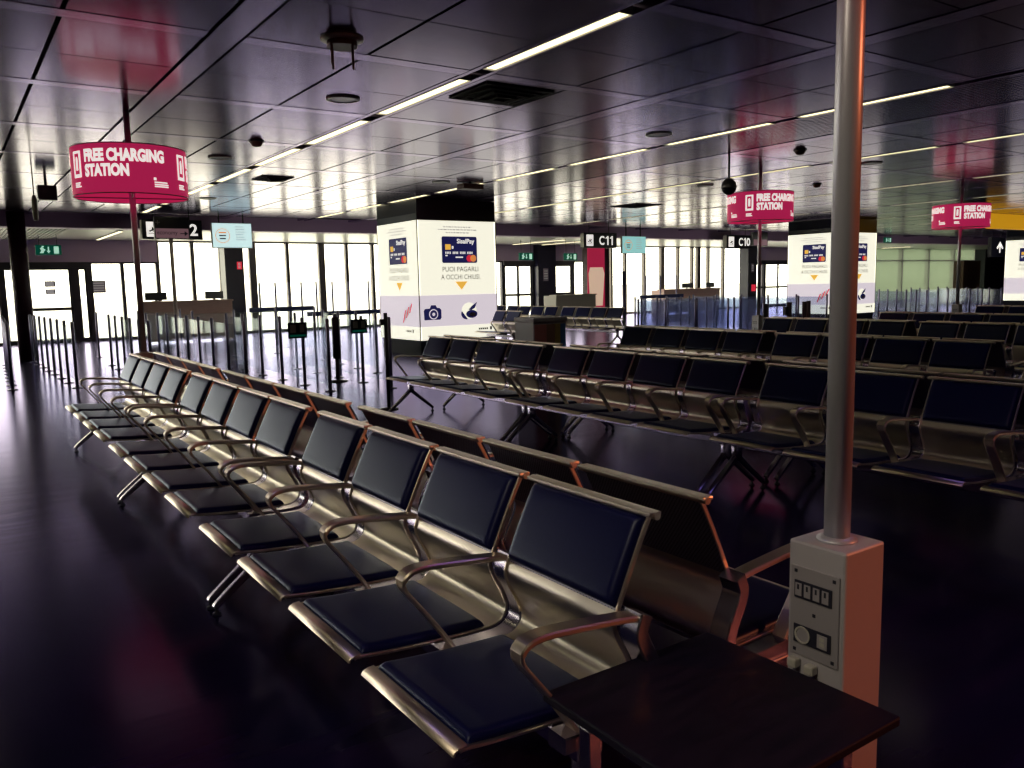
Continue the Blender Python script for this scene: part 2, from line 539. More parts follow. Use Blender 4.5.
bays([-21.8, -20.7, -19.6, -18.5, -17.4, -16.3, -15.2, -14.1, -13., -11.9, -10.8, -9.7, -8.6, -7.5, -6.4, -5.3, -4.2, -3.1, -2.0, -.9, .2, 1.35])
bays([5.5, 6.54, 7.4, 8.41, 9.58, 10.77, 11.69, 12.67, 13.8, 14.9, 16., 17., 17.6], (8.41, 10.77))
bays([22.9, 23.87, 24.68, 25.82, 26.93, 27.95, 28.87, 29.28, 29.96, 31., 32.4], (26.93, 29.28))
# lobby doors (each leaf or fixed light its own structure)
ndoor = [0]
def door(x0, x1, leafs, z1=2.31, bar=True):
    ndoor[0] += 1
    m = MB()
    m.box(x0, x0 + .09, YF - .02, YF + .15, 0, z1).box(x1 - .09, x1, YF - .02, YF + .15, 0, z1)
    m.box(x0, x1, YF - .1, YF + .15, z1 - .16, z1)
    o = struct(m.build('door_%d' % ndoor[0], 'frame'))
    w = (x1 - x0 - .18) / leafs
    for k in range(leafs):
        a = x0 + .09 + k * w
        lf = MB()
        lf.box(a, a + .05, YF + .03, YF + .08, .0, z1 - .16).box(a + w - .05, a + w, YF + .03, YF + .08, .0, z1 - .16)
        lf.box(a + .05, a + w - .05, YF + .03, YF + .08, .0, .12).box(a + .05, a + w - .05, YF + .03, YF + .08, z1 - .22, z1 - .16)
        l = lf.build('door_leaf', 'frame', o)
        MB().box(a + .05, a + w - .05, YF + .05, YF + .06, .12, z1 - .22).build('pane', 'winglass', l)
        if bar:
            MB().box(a + .03, a + w - .03, YF - .02, YF + .03, .93, 1.02).build('push_bar', 'mullion', l)
door(1.35, 1.95, 1, bar=False); door(1.95, 3.2, 1); door(3.2, 3.62, 1, bar=False)
window(3.62, 4.5, 0, 2.31, .06, .05, mats='frame'); window(4.5, 5.5, 0, 2.31, .05, .06, mats='frame')
window(17.6, 18.2, 0, 2.31, mats='frame'); door(18.2, 19.7, 2)
door(20.6, 21.75, 1); window(21.75, 22.9, 0, 2.31, mats='frame')
struct(MB().box(19.7, 20.6, YF - .3, YF, 0, SZ).build('column_1', 'darkcol'))
door(32.4, 34., 1); door(34., 36.2, 2); window(36.2, 38.4, 0, 2.31, mats='frame'); window(38.4, 41., 0, 2.31, mats='frame'); window(41., 43.4, 0, 2.31, mats='frame')
# dark window pillars, maroon column
struct(MB().box(6.93, 7.48, 24.9, 25.4, 0, SZ).build('column_2', 'darkcol'))
struct(MB().box(30.2, 30.8, 24.9, 25.4, 0, SZ).build('column_3', 'darkcol'))
struct(MB().cyl(1.42, 20.5, 0, 3.15, .17, 28).build('column_4', 'maroon'))
# pale partition at the far right
pw = MB()
for k in range(4):
    a = 43.4 + k * 2.9
    pw.box(a + .02, a + 2.88, YF - .05, YF + .2, 0, 2.25, 0)
    pw.box(a + .02, a + 2.88, YF - .05, YF + .2, 2.28, SZ, 0)
for k in range(5):
    a = 43.4 + k * 2.9
    pw.box(a - .03, a + .03, YF - .06, YF + .21, 0, SZ, 1)
pw.box(43.4, 55.0, YF - .06, YF + .21, 2.24, 2.29, 1)
struct(pw.build('wall_partition', ['palewall', 'wallp']))
pp = MB()
pp.box(54.6, 55.2, 26.3, 26.95, 0, SZ, 1)
pp.box(50.6, 52.6, 25.6, 26.2, 0, 2.2, 0)
struct(pp.build('trim_2', ['brownwall', 'shopdark']))

# ------------------------------------------------------------------ four-seat benches
PROF = catmull([(-.098, .845), (-.128, .79), (-.172, .70), (-.206, .625), (-.216, .592), (-.204, .555), (-.180, .51), (-.165, .468), (-.168, .437),
                (-.192, .412), (-.235, .402), (-.33, .404), (-.44, .409), (-.56, .418), (-.640, .427), (-.660, .426)], 3)
DENSE = None
SW, PITCH, LEAD, MODL = .47, .55, .085, 2.31

def cushion(path, y0, y1, T, side):
    """padded cushion on a (x,z) path; side: +1/-1 which side of the path it grows on"""
    P = [Vector(p) for p in path]
    n, m = len(P), 14
    tot = [0.]
    for i in range(1, n): tot.append(tot[-1] + (P[i] - P[i - 1]).length)
    Ltot = tot[-1]
    R = .022
    def edge(d):
        if d >= R: return 1.
        q = 1 - d / R
        return math.sqrt(max(0., 1 - q * q))
    ys = [0, .004, .010, .018, .03] ; W = y1 - y0
    ys = ys + [W * t for t in (.15, .3, .5, .7, .85)] + [W - y for y in reversed(ys)]
    mb = MB()
    top, bot = [], []
    for i, p in enumerate(P):
        d = (P[min(i + 1, n - 1)] - P[max(i - 1, 0)]).normalized()
        nn = Vector((-d.y, d.x)) * side
        for y in ys:
            h = T * (.25 + .75 * edge(min(tot[i], Ltot - tot[i]))) * (.25 + .75 * edge(min(y, W - y)))
            cr = 1 + .10 * (1 - (2 * y / W - 1) ** 2)
            q = p + nn * (h * cr)
            top.append((q.x, y0 + y, q.y)); b = p + nn * .0005
            bot.append((b.x, y0 + y, b.y))
    c = len(ys)
    N = len(top)
    fs = [(i * c + k, i * c + k + 1, (i + 1) * c + k + 1, (i + 1) * c + k) for i in range(n - 1) for k in range(c - 1)]
    fs += [tuple(N + q for q in reversed(F)) for F in fs]
    for i in range(n - 1):
        fs.append((i * c, (i + 1) * c, N + (i + 1) * c, N + i * c))
        fs.append((i * c + c - 1, N + i * c + c - 1, N + (i + 1) * c + c - 1, (i + 1) * c + c - 1))
    for k in range(c - 1):
        fs.append((k, N + k, N + k + 1, k + 1))
        fs.append(((n - 1) * c + k, (n - 1) * c + k + 1, N + (n - 1) * c + k + 1, N + (n - 1) * c + k))
    mb.add(top + bot, fs, 0, True)
    return mb

def resample(path, n):
    P = [Vector(p) for p in path]
    tot = [0.]
    for i in range(1, len(P)): tot.append(tot[-1] + (P[i] - P[i - 1]).length)
    out = []
    for k in range(n):
        t = tot[-1] * k / (n - 1)
        j = max(i for i in range(len(tot)) if tot[i] <= t + 1e-9)
        j = min(j, len(P) - 2)
        u = (t - tot[j]) / max(tot[j + 1] - tot[j], 1e-9)
        out.append(tuple(P[j].lerp(P[j + 1], u)))
    return out

def refine_ends(path):
    """extra sections near both ends so that the cushion's edges round off"""
    P = resample(path, 60)
    L = [0.]
    for i in range(1, 60): L.append(L[-1] + (Vector(P[i]) - Vector(P[i - 1])).length)
    tot = L[-1]
    keep = [0, .003, .008, .014, .022] + [tot * t for t in (.15, .25, .35, .5, .65, .75, .85)] + [tot - q for q in (.022, .014, .008, .003, 0)]
    out = []
    for t in keep:
        j = max(i for i in range(60) if L[i] <= t + 1e-9); j = min(j, 58)
        u = (t - L[j]) / max(L[j + 1] - L[j], 1e-9)
        out.append(tuple(Vector(P[j]).lerp(Vector(P[j + 1]), u)))
    return out

DENSE = resample(PROF, 240)
seg_back = [p for p in DENSE if .630 < p[1] < .840]
seg_seat = [p for p in DENSE if -.640 < p[0] < -.235 and p[1] < .43]
split = max(i for i, p in enumerate(PROF) if p[1] > .615 and p[0] > -.212)
upper, lower = PROF[:split + 1], PROF[split:]

def make_bench():
    root = bpy.data.objects.new('beam_bench', None)
    COL.objects.link(root)
    # shared meshes: build the first, reuse the data
    b = MB()
    b.box(-.385, -.305, .03, MODL - .03, .325, .373, 0, .006)
    for k in range(5):
        y = .04 + PITCH * k
        b.box(-.375, -.315, y - .014, y + .014, .372, .388, 0)
    b.build('beam', 'leg', root)
    seat0 = None
    for k in range(4):
        y0 = LEAD + PITCH * k
        if seat0 is None:
            sh = MB()
            sh.strip(upper, -SW / 2, SW / 2, .009, 1, .002)
            sh.strip(lower, -SW / 2, SW / 2, .009, 0, .002)
            s = sh.build('seat', ['steel', 'steel_dark'], root, autosmooth=40)
            cushion(refine_ends(seg_back), -SW / 2 + .006, SW / 2 - .006, .028, -1).build('back_pad', 'pad', s)
            cushion(refine_ends(seg_seat), -SW / 2 + .010, SW / 2 - .010, .024, -1).build('seat_pad', 'pad', s)
            r = MB()
            r.tube([(-.100, -SW / 2 - .025, .850), (-.100, SW / 2 + .025, .850)], .0105, 12)
            r.box(-.124, -.084, -SW / 2 - .022, SW / 2 + .022, .848, .860, 0, .004)
            r.build('top_rail', 'alu', s)
            r = MB()
            r.strip([(-.643, .4335), (-.660, .4325), (-.672, .4275), (-.6765, .419)], -SW / 2, SW / 2, .007, 0, .002)
            r.build('front_rail', 'alu', s, autosmooth=50)
            # slim bright edge strips down both sides of the backrest
            ep = [p for p in PROF if p[1] > .46 and p[0] > -.23]
            for yy in (-SW / 2 - .002, SW / 2 - .006):
                MB().strip([(p[0] - .004, p[1]) for p in ep], yy, yy + .008, .014, 0, .002).build('edge_trim', 'alu', s)
            seat0 = s
        else:
            s = copy_tree(seat0, root)
        s.location = (0, y0 + SW / 2, 0)
    arm = catmull([(-.195, .627), (-.24, .634), (-.32, .643), (-.41, .652), (-.475, .656), (-.515, .650), (-.536, .632), (-.533, .608), (-.505, .57), (-.455, .505), (-.405, .435), (-.378, .392)], 3)
    th = [.016 if i < len(arm) * .55 else .010 for i in range(len(arm))]
    bp = [p for p in DENSE if p[1] < .642 and p[0] > -.45]
    brk = []
    for i in range(0, len(bp), 5):
        d_ = (Vector(bp[min(i + 1, len(bp) - 1)]) - Vector(bp[max(i - 1, 0)])).normalized()
        q_ = Vector(bp[i]) + Vector((-d_.y, d_.x)) * .017
        brk.append((q_.x, q_.y))
    arm0 = None
    for k in range(5):
        if arm0 is None:
            a = MB().strip(arm, -.024, .024, th, 0, .004).build('armrest', 'alu', root, autosmooth=35)
            MB().strip(brk, -.032, .032, .040, 0, .004).build('bracket', 'leg', a, autosmooth=35)
            arm0 = a
        else:
            a = copy_tree(arm0, root)
        a.location = (0, .04 + PITCH * k, 0)
    leg0 = None
    for y in (.046, MODL - .046):
        if leg0 is None:
            l = MB()
            l.box(-.375, -.315, -.022, .022, .235, .330, 0, .006)
            for sgn in (-1, 1):
                pth = catmull([(-.345 + .006 * sgn, .265), (-.345 + .035 * sgn, .235), (-.345 + .12 * sgn, .165), (-.345 + .22 * sgn, .085), (-.345 + .262 * sgn, .050), (-.345 + .275 * sgn, .036)], 3)
                l.strip(pth, -.018, .018, [.042 - .020 * i / (len(pth) - 1) for i in range(len(pth))], 0, .006)
            leg = l.build('leg', 'leg', root, autosmooth=35)
            for sgn in (-1, 1):
                MB().lathe([(.019, 0.), (.019, .008), (.008, .014), (.008, .042)], -.345 + .268 * sgn, 0, 12).build('foot', 'rubber', leg)
            leg0 = leg
        else:
            leg = copy_tree(leg0, root)
        leg.location = (0, y, 0)
    return root

bench0 = None
def place_bench(C, y0, front, label, group):
    global bench0
    if bench0 is None:
        bench0 = make_bench(); t = bench0
    else:
        t = copy_tree(bench0)
    if front:
        t.location = (C, y0, 0)
    else:
        t.location = (C, y0 + MODL, 0)
        t.rotation_euler = (0, 0, PI)
    tag(t, label, 'bench', group)
    return t

# rows: centre X, first joint Y, module count front, module count rear, words
rows = [
    (1.49, 1.350, 3, 3, 'the row nearest the camera'),
    (4.58, 1.300, 3, 3, 'the second row from the camera'),
    (7.20, 3.250, 2, 2, 'the third row, right of the bins'),
    (9.88, 3.220, 2, 2, 'the fourth row from the camera'),
    (12.15, 2.830, 2, 1, 'the fifth row from the camera'),
    (15.25, 5.200, 1, 1, 'the sixth, farthest row'),
]
pos_words = {3: ['nearest', 'middle', 'far end'], 2: ['nearer', 'far end'], 1: ['only']}
for ri, (C, y0, nf, nr, words) in enumerate(rows):
    for k in range(nf):
        place_bench(C, y0 + MODL * k, True, 'four-seat navy bench facing left, %s in %s' % (pos_words[nf][k], words), 'navy four-seat benches in back-to-back rows')
    for k in range(nr):
        j = k + (nf - nr)
        place_bench(C, y0 + MODL * j, False, 'four-seat bench facing away, %s in %s' % (pos_words[nr][k], words), 'navy four-seat benches in back-to-back rows')
# far block
for (C, y0, n, words) in ((9.88, 13.75, 2, 'the far row by the first advertising column'), (12.2, 13.2, 3, 'the far row behind the bins')):
    for k in range(n):
        place_bench(C, y0 + MODL * k, True, 'four-seat bench with greyish pads, %s in %s' % (pos_words[n][k], words), 'far benches beyond the bins')

# ------------------------------------------------------------------ low table at the end of the nearest row
t = thing('side_table', 'low square dark-topped table at the near end of the first bench row', 'table', (1.285, 1.13, 0))
MB().box(-.265, .265, -.26, .265, .498, .52, 0, .005).build('tabletop', 'tablewood', t)
m = MB()
m.box(-.215, -.175, -.2, .215, .452, .498, 0, .004).box(.175, .215, -.2, .215, .452, .498, 0, .004)
m.box(-.175, .175, -.02, .02, .455, .498, 0, .004)
m.build('frame', 'leg', t)
for sx in (-.195, .195):
    for sy in (-.17, .185):
        l = MB().box(sx - .018, sx + .018, sy - .018, sy + .018, .012, .453, 0, .004).build('leg', 'leg', t)
        MB().cyl(sx, sy, 0, .013, .022, 14).build('foot', 'rubber', l)

# ------------------------------------------------------------------ charging stations
def drum_fn(R, a0=0.):
    def fn(s, z):          # s: arc length to the right seen from outside, angle measured from -Y
        a = -PI / 2 + a0 + s / R
        return (R * math.cos(a), R * math.sin(a), z)
    return fn
def make_station():
    t = bpy.data.objects.new('charging_station', None)
    COL.objects.link(t)
    b = MB().box(-.075, .075, -.074, .074, 0, .815, 0, .006).build('cabinet', 'greybox', t)
    q = MB()
    q.box(-.0795, -.0752, -.063, .064, .543, .757, 0, .0015)
    for (yy, zz) in ((.05, .745), (-.05, .745), (.05, .555), (-.05, .555), (.0, .650)):
        q.box(-.0805, -.0794, yy - .004, yy + .004, zz - .004, zz + .004, 1)
    q.build('socket_panel', ['plate', 'socket'], b)
    u = MB().box(-.083, -.0797, -.046, .052, .682, .724, 0, .001)
    for k in range(4):
        y = .040 - k * .0235
        u.box(-.0842, -.0829, y - .0085, y + .0085, .688, .718, 1).box(-.0848, -.0841, y - .002, y + .003, .703, .715, 0)
    u.build('usb_outlet', ['socket', 'plate'], b)
    s = MB().box(-.083, -.0797, -.046, .052, .574, .618, 0, .001)
    R = .0185
    ring, n = [], 24
    vs, fs = [], []
    for (r, xx) in ((.0205, -.0832), (.0205, -.0855), (.0165, -.0855), (.0165, -.0834), (0.0001, -.0834)):
        for k in range(n):
            a = 2 * PI * k / n
            vs.append((xx, .027 + r * math.cos(a), .596 + r * math.sin(a)))
    for i in range(4):
        for k in range(n):
            fs.append((i * n + k, i * n + (k + 1) % n, (i + 1) * n + (k + 1) % n, (i + 1) * n + k))
    s.add(vs[:4 * n], [F for F in fs if max(F) < 4 * n], 2)
    s.add(vs[3 * n:], [tuple(i - 3 * n for i in F) for F in fs if min(F) >= 3 * n], 1)
    s.box(-.0842, -.0828, -.038, -.012, .580, .612, 1)
    s.box(-.0850, -.0841, -.031, -.019, .598, .607, 2).box(-.0850, -.0841, -.031, -.019, .585, .594, 2)
    s.build('power_socket', ['socket', 'plate', 'whiteplastic'], b)
    p = MB().cyl(0, 0, .815, CZ, .029, 28)
    p.lathe([(.045, .815), (.045, .820), (.030, .826)], 0, 0, 28)
    p.build('pole', 'greypole', t)
    # drum sign
    R, z0, z1, n = .515, 2.33, 2.78, 64
    d = MB().lathe([(R, z0), (R, z1)], 0, 0, n)
    d.f = d.f[:n]; d.mi = d.mi[:n]; d.sm = d.sm[:n]
    vs = []; 
    d.lathe([(R - .006, z0), (R - .006, z1)], 0, 0, n)
    d.f = d.f[:2 * n]; d.mi = d.mi[:2 * n]; d.sm = d.sm[:2 * n]
    sg = d.build('drum_sign', 'crimson', t, fix=False)
    rim = MB()
    for z in (z0, z1):
        rim.tube([(R * math.cos(2 * PI * k / n), R * math.sin(2 * PI * k / n), z) for k in range(n + 1)], .006, 6)
        for a in (0, PI / 2, PI, 3 * PI / 2):
            rim.tube([(.028 * math.cos(a), .028 * math.sin(a), z), (R * math.cos(a), R * math.sin(a), z)], .006, 6)
    rim.build('rim', 'whiteplastic', sg)
    tx = MB()
    per = 2 * PI * R / 3
    for k in range(3):
        fn = drum_fn(R + .0035, 0.)
        o = k * per
        # battery icon: square frame with a small cell
        a, b_ = o - .60, o - .475
        zt, zb = z1 - .06, z1 - .30
        rect_on(tx, a, b_, zt - .022, zt, fn, 0, 3); rect_on(tx, a, b_, zb, zb + .03, fn, 0, 3)
        rect_on(tx, a, a + .026, zb + .03, zt - .022, fn, 0); rect_on(tx, b_ - .026, b_, zb + .03, zt - .022, fn, 0)
        rect_on(tx, a + .046, b_ - .046, zb + .065, zt - .065, fn, 0); rect_on(tx, a + .053, b_ - .053, zt - .065, zt - .052, fn, 0)
        for (w, zz) in ((.09, .125), (.08, .108), (.10, .092)):
            rect_on(tx, a + .01, a + .01 + w, z0 + zz - .03, z0 + zz - .018, fn, 0)
        put_text(tx, 'FREE CHARGING', o - .425, o + .315, z1 - .168, z1 - .050, fn, 0, .055)
        put_text(tx, 'STATION', o - .425, o - .01, z1 - .302, z1 - .186, fn, 0, .055)
        # small maker's mark, low right
        rect_on(tx, o + .20, o + .225, z0 + .122, z0 + .147, fn, 0)
        for (w, zz) in ((.13, .098), (.14, .078), (.14, .060)):
            rect_on(tx, o + .205, o + .205 + w, z0 + zz, z0 + zz + .012, fn, 0, 2)
    tx.build('lettering', 'textwhite', sg, fix=False)
    return t
st0 = make_station()
st0.location = (1.660, 1.102, 0)
tag(st0, 'charging station with grey socket box beside the low dark table, nearest the camera', 'charging station', 'charging stations with red drum signs')
pl = MB()
for (y, z) in ((1.149, .525), (1.103, .523)):
    pl.box(1.553, 1.585, y - .012, y + .012, z - .010, z + .012, 0, .004)
pl.build('plug', 'whiteplastic', None)
pl_o = bpy.data.objects['plug']
bpy.data.objects.remove(pl_o)
for (y, z) in ((.047, .525), (.001, .523)):
    MB().box(-.098, -.0755, y - .012, y + .012, z - .012, z + .010, 0, .004).build('plug', 'whiteplastic', st0)
for (X, Y, rz, lab) in ((1.617, 8.86, math.radians(-3), 'charging station at the far end of the nearest bench row, whole red sign readable'),
                        (11.02, 8.86, math.radians(-3), 'charging station before the second advertising column, left of the grey pole'),
                        (16.8, 8.60, math.radians(4), 'charging station under the yellow sign, farthest on the right')):
    c = copy_tree(st0)
    c.location = (X, Y, 0); c.rotation_euler = (0, 0, rz)
    for ch in list(c.children):
        if ch.name.startswith('plug'): bpy.data.objects.remove(ch)
        elif ch.name.startswith('drum_sign'):
            ch.rotation_euler = (0, 0, math.radians(-10.3) - rz)
    tag(c, lab, 'charging station', 'charging stations with red drum signs')
for ch in st0.children:
    if ch.name.startswith('drum_sign'): ch.rotation_euler = (0, 0, 0)

# ------------------------------------------------------------------ advertising columns
def make_adcolumn():
    W, D = 1.87, 1.81
    t = bpy.data.objects.new('advertising_column', None)
    COL.objects.link(t)
    MB().box(.03, W - .03, .03, D - .03, 0, .31).build('base', 'black2', t)
    h = MB().box(.0, W, .0, D, 2.725, CZ - .005, 0)
    h.box(-.004, 0, .03, D - .03, 2.86, CZ - .03, 1)
    h.build('header', ['black', 'black2'], t)
    def face(fn, w, left):
        p = MB()
        a, b, c, d = [(0, .31), (w, .31), (w, 2.725), (0, 2.725)]
        q0 = [fn(x, z, 0.) for x, z in (a, b, c, d)]
        q1 = [fn(x, z, -.03) for x, z in (a, b, c, d)]
        p.add(q0 + q1, [(0, 1, 2, 3), (7, 6, 5, 4), (0, 4, 5, 1), (1, 5, 6, 2), (2, 6, 7, 3), (3, 7, 4, 0)], 0)
        po = p.build('poster', 'white', t)
        g = MB()
        rect_on(g, .0, w, .585, 1.22, lambda x, z: fn(x, z, .002), 0)
        g.build('lilac_band', 'greyband', po, fix=False)
        sx = w / 1.87
        # bank card
        c = MB()
        f1 = lambda x, z: fn(x, z, .003)
        f2 = lambda x, z: fn(x, z, .006)
        f3 = lambda x, z: fn(x, z, .009)
        x0, x1, z0, z1 = .555 * sx, 1.40 * sx, 1.87, 2.41
        r = .035
        pts = []
        for (cx, cz, a0) in ((x1 - r, z1 - r, 0), (x0 + r, z1 - r, 90), (x0 + r, z0 + r, 180), (x1 - r, z0 + r, 270)):
            for k in range(5):
                an = math.radians(a0 + 22.5 * k)
                pts.append((cx + r * math.cos(an), cz + r * math.sin(an)))
        c.add([f1(*q) for q in pts], [tuple(range(len(pts)))], 0)
        put_text(c, 'SisalPay', x0 + .36 * sx, x1 - .06 * sx, z1 - .17, z1 - .045, f2, 1, .03)
        rect_on(c, x0 + .08 * sx, x0 + .21 * sx, z0 + .27, z0 + .38, f2, 2)
        rect_on(c, x0 + .235 * sx, x0 + .275 * sx, z0 + .29, z0 + .345, f2, 1)
        for k in range(4):
            for j in range(4):
                a = x0 + (.08 + .175 * k + .035 * j) * sx
                rect_on(c, a, a + .022 * sx, z0 + .185, z0 + .232, f2, 1)
        rect_on(c, x0 + .08 * sx, x0 + .13 * sx, z0 + .14, z0 + .165, f2, 1)
        rect_on(c, x0 + .32 * sx, x0 + .50 * sx, z0 + .105, z0 + .130, f2, 1)
        for (cx, mi, ff) in ((x1 - .19 * sx, 3, f2), (x1 - .10 * sx, 4, f3)):
            c.add([ff(cx + .072 * sx * math.cos(2 * PI * k / 20), z0 + .095 + .072 * math.sin(2 * PI * k / 20)) for k in range(20)], [tuple(range(20))], mi)
        c.build('bank_card', ['cardblue', 'textwhite', 'gold', 'red', 'orange'], po, fix=False)
        tx = MB()
        put_text(tx, 'PUOI PAGARLI', .56 * sx, 1.42 * sx, 1.695, 1.795, f1, 0, .0)
        put_text(tx, 'A OCCHI CHIUSI.', .52 * sx, 1.47 * sx, 1.535, 1.635, f1, 0, .0)
        tx.build('headline', 'textgrey', po, fix=False)
        fine = MB()
        for (z, a, b) in ((2.59, .60, 1.28), (2.535, .48, 1.40), (2.475, .66, 1.22)):
            x = a * sx
            while x < b * sx:
                wd = random.uniform(.03, .085) * sx
                rect_on(fine, x, min(x + wd, b * sx), z, z + .022, f1, 0)
                x += wd + .02 * sx
        x = (1.40 if not left else 1.25) * sx
        for k in range(5):
            rect_on(fine, x + k * .048 * sx, x + (k * .048 + .036) * sx, .47, .51, f1, 1)
        rect_on(fine, x + .28 * sx, x + .33 * sx, .46, .53, f1, 1)
        fine.build('small_print', ['textlight', 'textgrey'], po, fix=False)
        ar = MB()
        ar.add([f1(.85 * sx, 1.49), f1(1.0 * sx, 1.315), f1(1.15 * sx, 1.49)], [(0, 1, 2)], 0)
        ar.build('arrow', 'gold', po, fix=False)
        pic = MB()
        if left:
            for k in range(5):
                x = (1.10 + .075 * k) * sx
                mi = 0 if k % 2 == 0 else 1
                pic.add([f1(x, .66 + .05 * k), f1(x + .045 * sx, .66 + .05 * k), f1(x + .16 * sx, .92 + .035 * k), f1(x + .115 * sx, .92 + .035 * k)], [(0, 1, 2, 3)], mi)
            pic.build('striped_cloth_picture', ['red', 'textlight'], po, fix=False)
        else:
            # photo camera
            pic.add([f1(*q) for q in ((.10, .72), (.47, .72), (.50, .76), (.50, .92), (.46, .96), (.40, .965), (.37, 1.02), (.26, 1.02), (.235, .955), (.12, .95), (.09, .91))], [tuple(range(11))], 0)
            for (r_, mi, ff) in ((.105, 1, f2), (.085, 0, f3)):
                pic.add([ff(.315 + r_ * math.cos(2 * PI * k / 22), .835 + r_ * math.sin(2 * PI * k / 22)) for k in range(22)], [tuple(range(22))], mi)
            f4 = lambda x, z: fn(x, z, .011)
            pic.add([f4(.315 + .035 * math.cos(2 * PI * k / 12), .835 + .035 * math.sin(2 * PI * k / 12)) for k in range(12)], [tuple(range(12))], 1)
            pic.build('camera_picture', ['cardblue', 'greyband'], po, fix=False)
            hp = MB()
            # pale helmet with dark visor
            hp.add([f1(1.17 + .185 * math.cos(2 * PI * k / 26), .88 + .17 * math.sin(2 * PI * k / 26)) for k in range(26)], [tuple(range(26))], 2)
            hp.add([f2(1.10 + .13 * math.cos(math.radians(a)), .82 + .12 * math.sin(math.radians(a))) for a in range(150, 300, 15)], [tuple(range(10))], 0)
            hp.add([f2(1.23 + .14 * math.cos(2 * PI * k / 20), .81 + .085 * math.sin(2 * PI * k / 20)) for k in range(20)], [tuple(range(20))], 0)
            hp.add([f3(1.25 + .085 * math.cos(2 * PI * k / 18), .80 + .045 * math.sin(2 * PI * k / 18)) for k in range(18)], [tuple(range(18))], 1)
            hp.add([f2(*q) for q in ((1.15, .90), (1.24, .98), (1.37, 1.06), (1.31, .93), (1.22, .89))], [(0, 1, 2, 3, 4)], 0)
            hp.build('helmet_picture', ['cardblue', 'notice', 'white'], po, fix=False)
    face(lambda x, z, o: (x, -o - .0, z), W, False)
    face(lambda x, z, o: (-o, D - x, z), D, True)
    pb = MB().box(W - .03, W, .0, D, .31, 2.725).box(.0, W - .03, D - .03, D, .31, 2.725)
    pb.build('back_panel', 'white', t)
    tr = MB().box(-.011, .006, -.011, .006, .31, 2.725).box(W - .006, W + .011, -.011, .006, .31, 2.725).box(-.011, .006, D - .006, D + .011, .31, 2.725)
    tr.build('corner_trim', 'palepanel', t)
    return t
ad = make_adcolumn()
ad.location = (7.91, 14.77, 0)
tag(ad, 'white lit advertising column with bank card posters, near the window queue lanes', 'advertising column', 'advertising columns')
for X, lab in ((21.9, 'white lit advertising column partly hidden by the grey pole'), (35.9, 'white lit advertising column cut off by the right edge of the photo')):
    c = copy_tree(ad); c.location = (X, 14.7, 0)
    tag(c, lab, 'advertising column', 'advertising columns')

# ------------------------------------------------------------------ glass queue barriers
def barrier(pts, label, glass='barglass', post='post', h=1.0, r=.024, panels=True, boards=(), skip=()):
    cx = sum(p[0] for p in pts) / len(pts); cy = sum(p[1] for p in pts) / len(pts)
    t = thing('glass_barrier', label, 'barrier', (cx, cy, 0), 'glass queue barriers')
    for (x, y) in pts:
        p = MB().lathe([(r, .012), (r, h - .012), (r * .6, h)], x - cx, y - cy, 14).build('post', post, t)
        MB().lathe([(.075, 0), (.075, .008), (r + .002, .016)], x - cx, y - cy, 18).build('base_plate', post, p)
    for i, (a, b) in enumerate(zip(pts[:-1], pts[1:])):
        if not panels or i in skip: continue
        A, B = Vector((a[0] - cx, a[1] - cy)), Vector((b[0] - cx, b[1] - cy))
        d = (B - A).normalized(); n = Vector((-d.y, d.x)) * .005
        A, B = A + d * (r + .012), B - d * (r + .012)
        m = MB()
        vs = [(q.x, q.y, z) for z in (.10, h - .06) for q in (A + n, B + n, B - n, A - n)]
        m.add(vs, [(0, 3, 2, 1), (4, 5, 6, 7), (0, 1, 5, 4), (1, 2, 6, 5), (2, 3, 7, 6), (3, 0, 4, 7)])
        m.build('glass_panel', glass, t)
    return t
def line(x0, y0, x1, y1, n):
    return [(x0 + (x1 - x0) * k / (n - 1), y0 + (y1 - y0) * k / (n - 1)) for k in range(n)]
barrier(line(1.56, 13.86, 1.47, 19.9, 8), 'run of eight steel posts with glass, leftmost long lane before the left doors')
barrier(line(.75, 14.3, .95, 19.5, 8), 'dense dark run of posts and glass at the left edge behind the maroon column')
barrier(line(2.45, 12.95, 2.62, 17.6, 6), 'glass barrier lane seen just right of the far charging station pole')
barrier(line(3.30, 11.15, 3.50, 17.55, 8), 'long glass barrier lane behind the backs of the nearest row')
barrier(line(4.30, 10.70, 4.25, 15.4, 6), 'glass barrier lane ending beside the thick dark belt post')
barrier(line(5.08, 10.40, 5.07, 14.1, 5), 'glass barrier lane carrying the green sign nearer the advertising column')
barrier(line(5.82, 12.4, 6.1, 15.4, 4), 'short glass barrier lane just left of the advertising column')
barrier([(3.35, 17.9), (4.25, 17.9), (5.1, 17.9), (6.0, 17.9), (6.9, 17.9)], 'glass barrier crossing the lanes near the brown gate desk')
barrier([(2.75, 20.1), (3.6, 20.1), (4.5, 20.1)], 'short glass barrier farthest back, left of the brown desk')
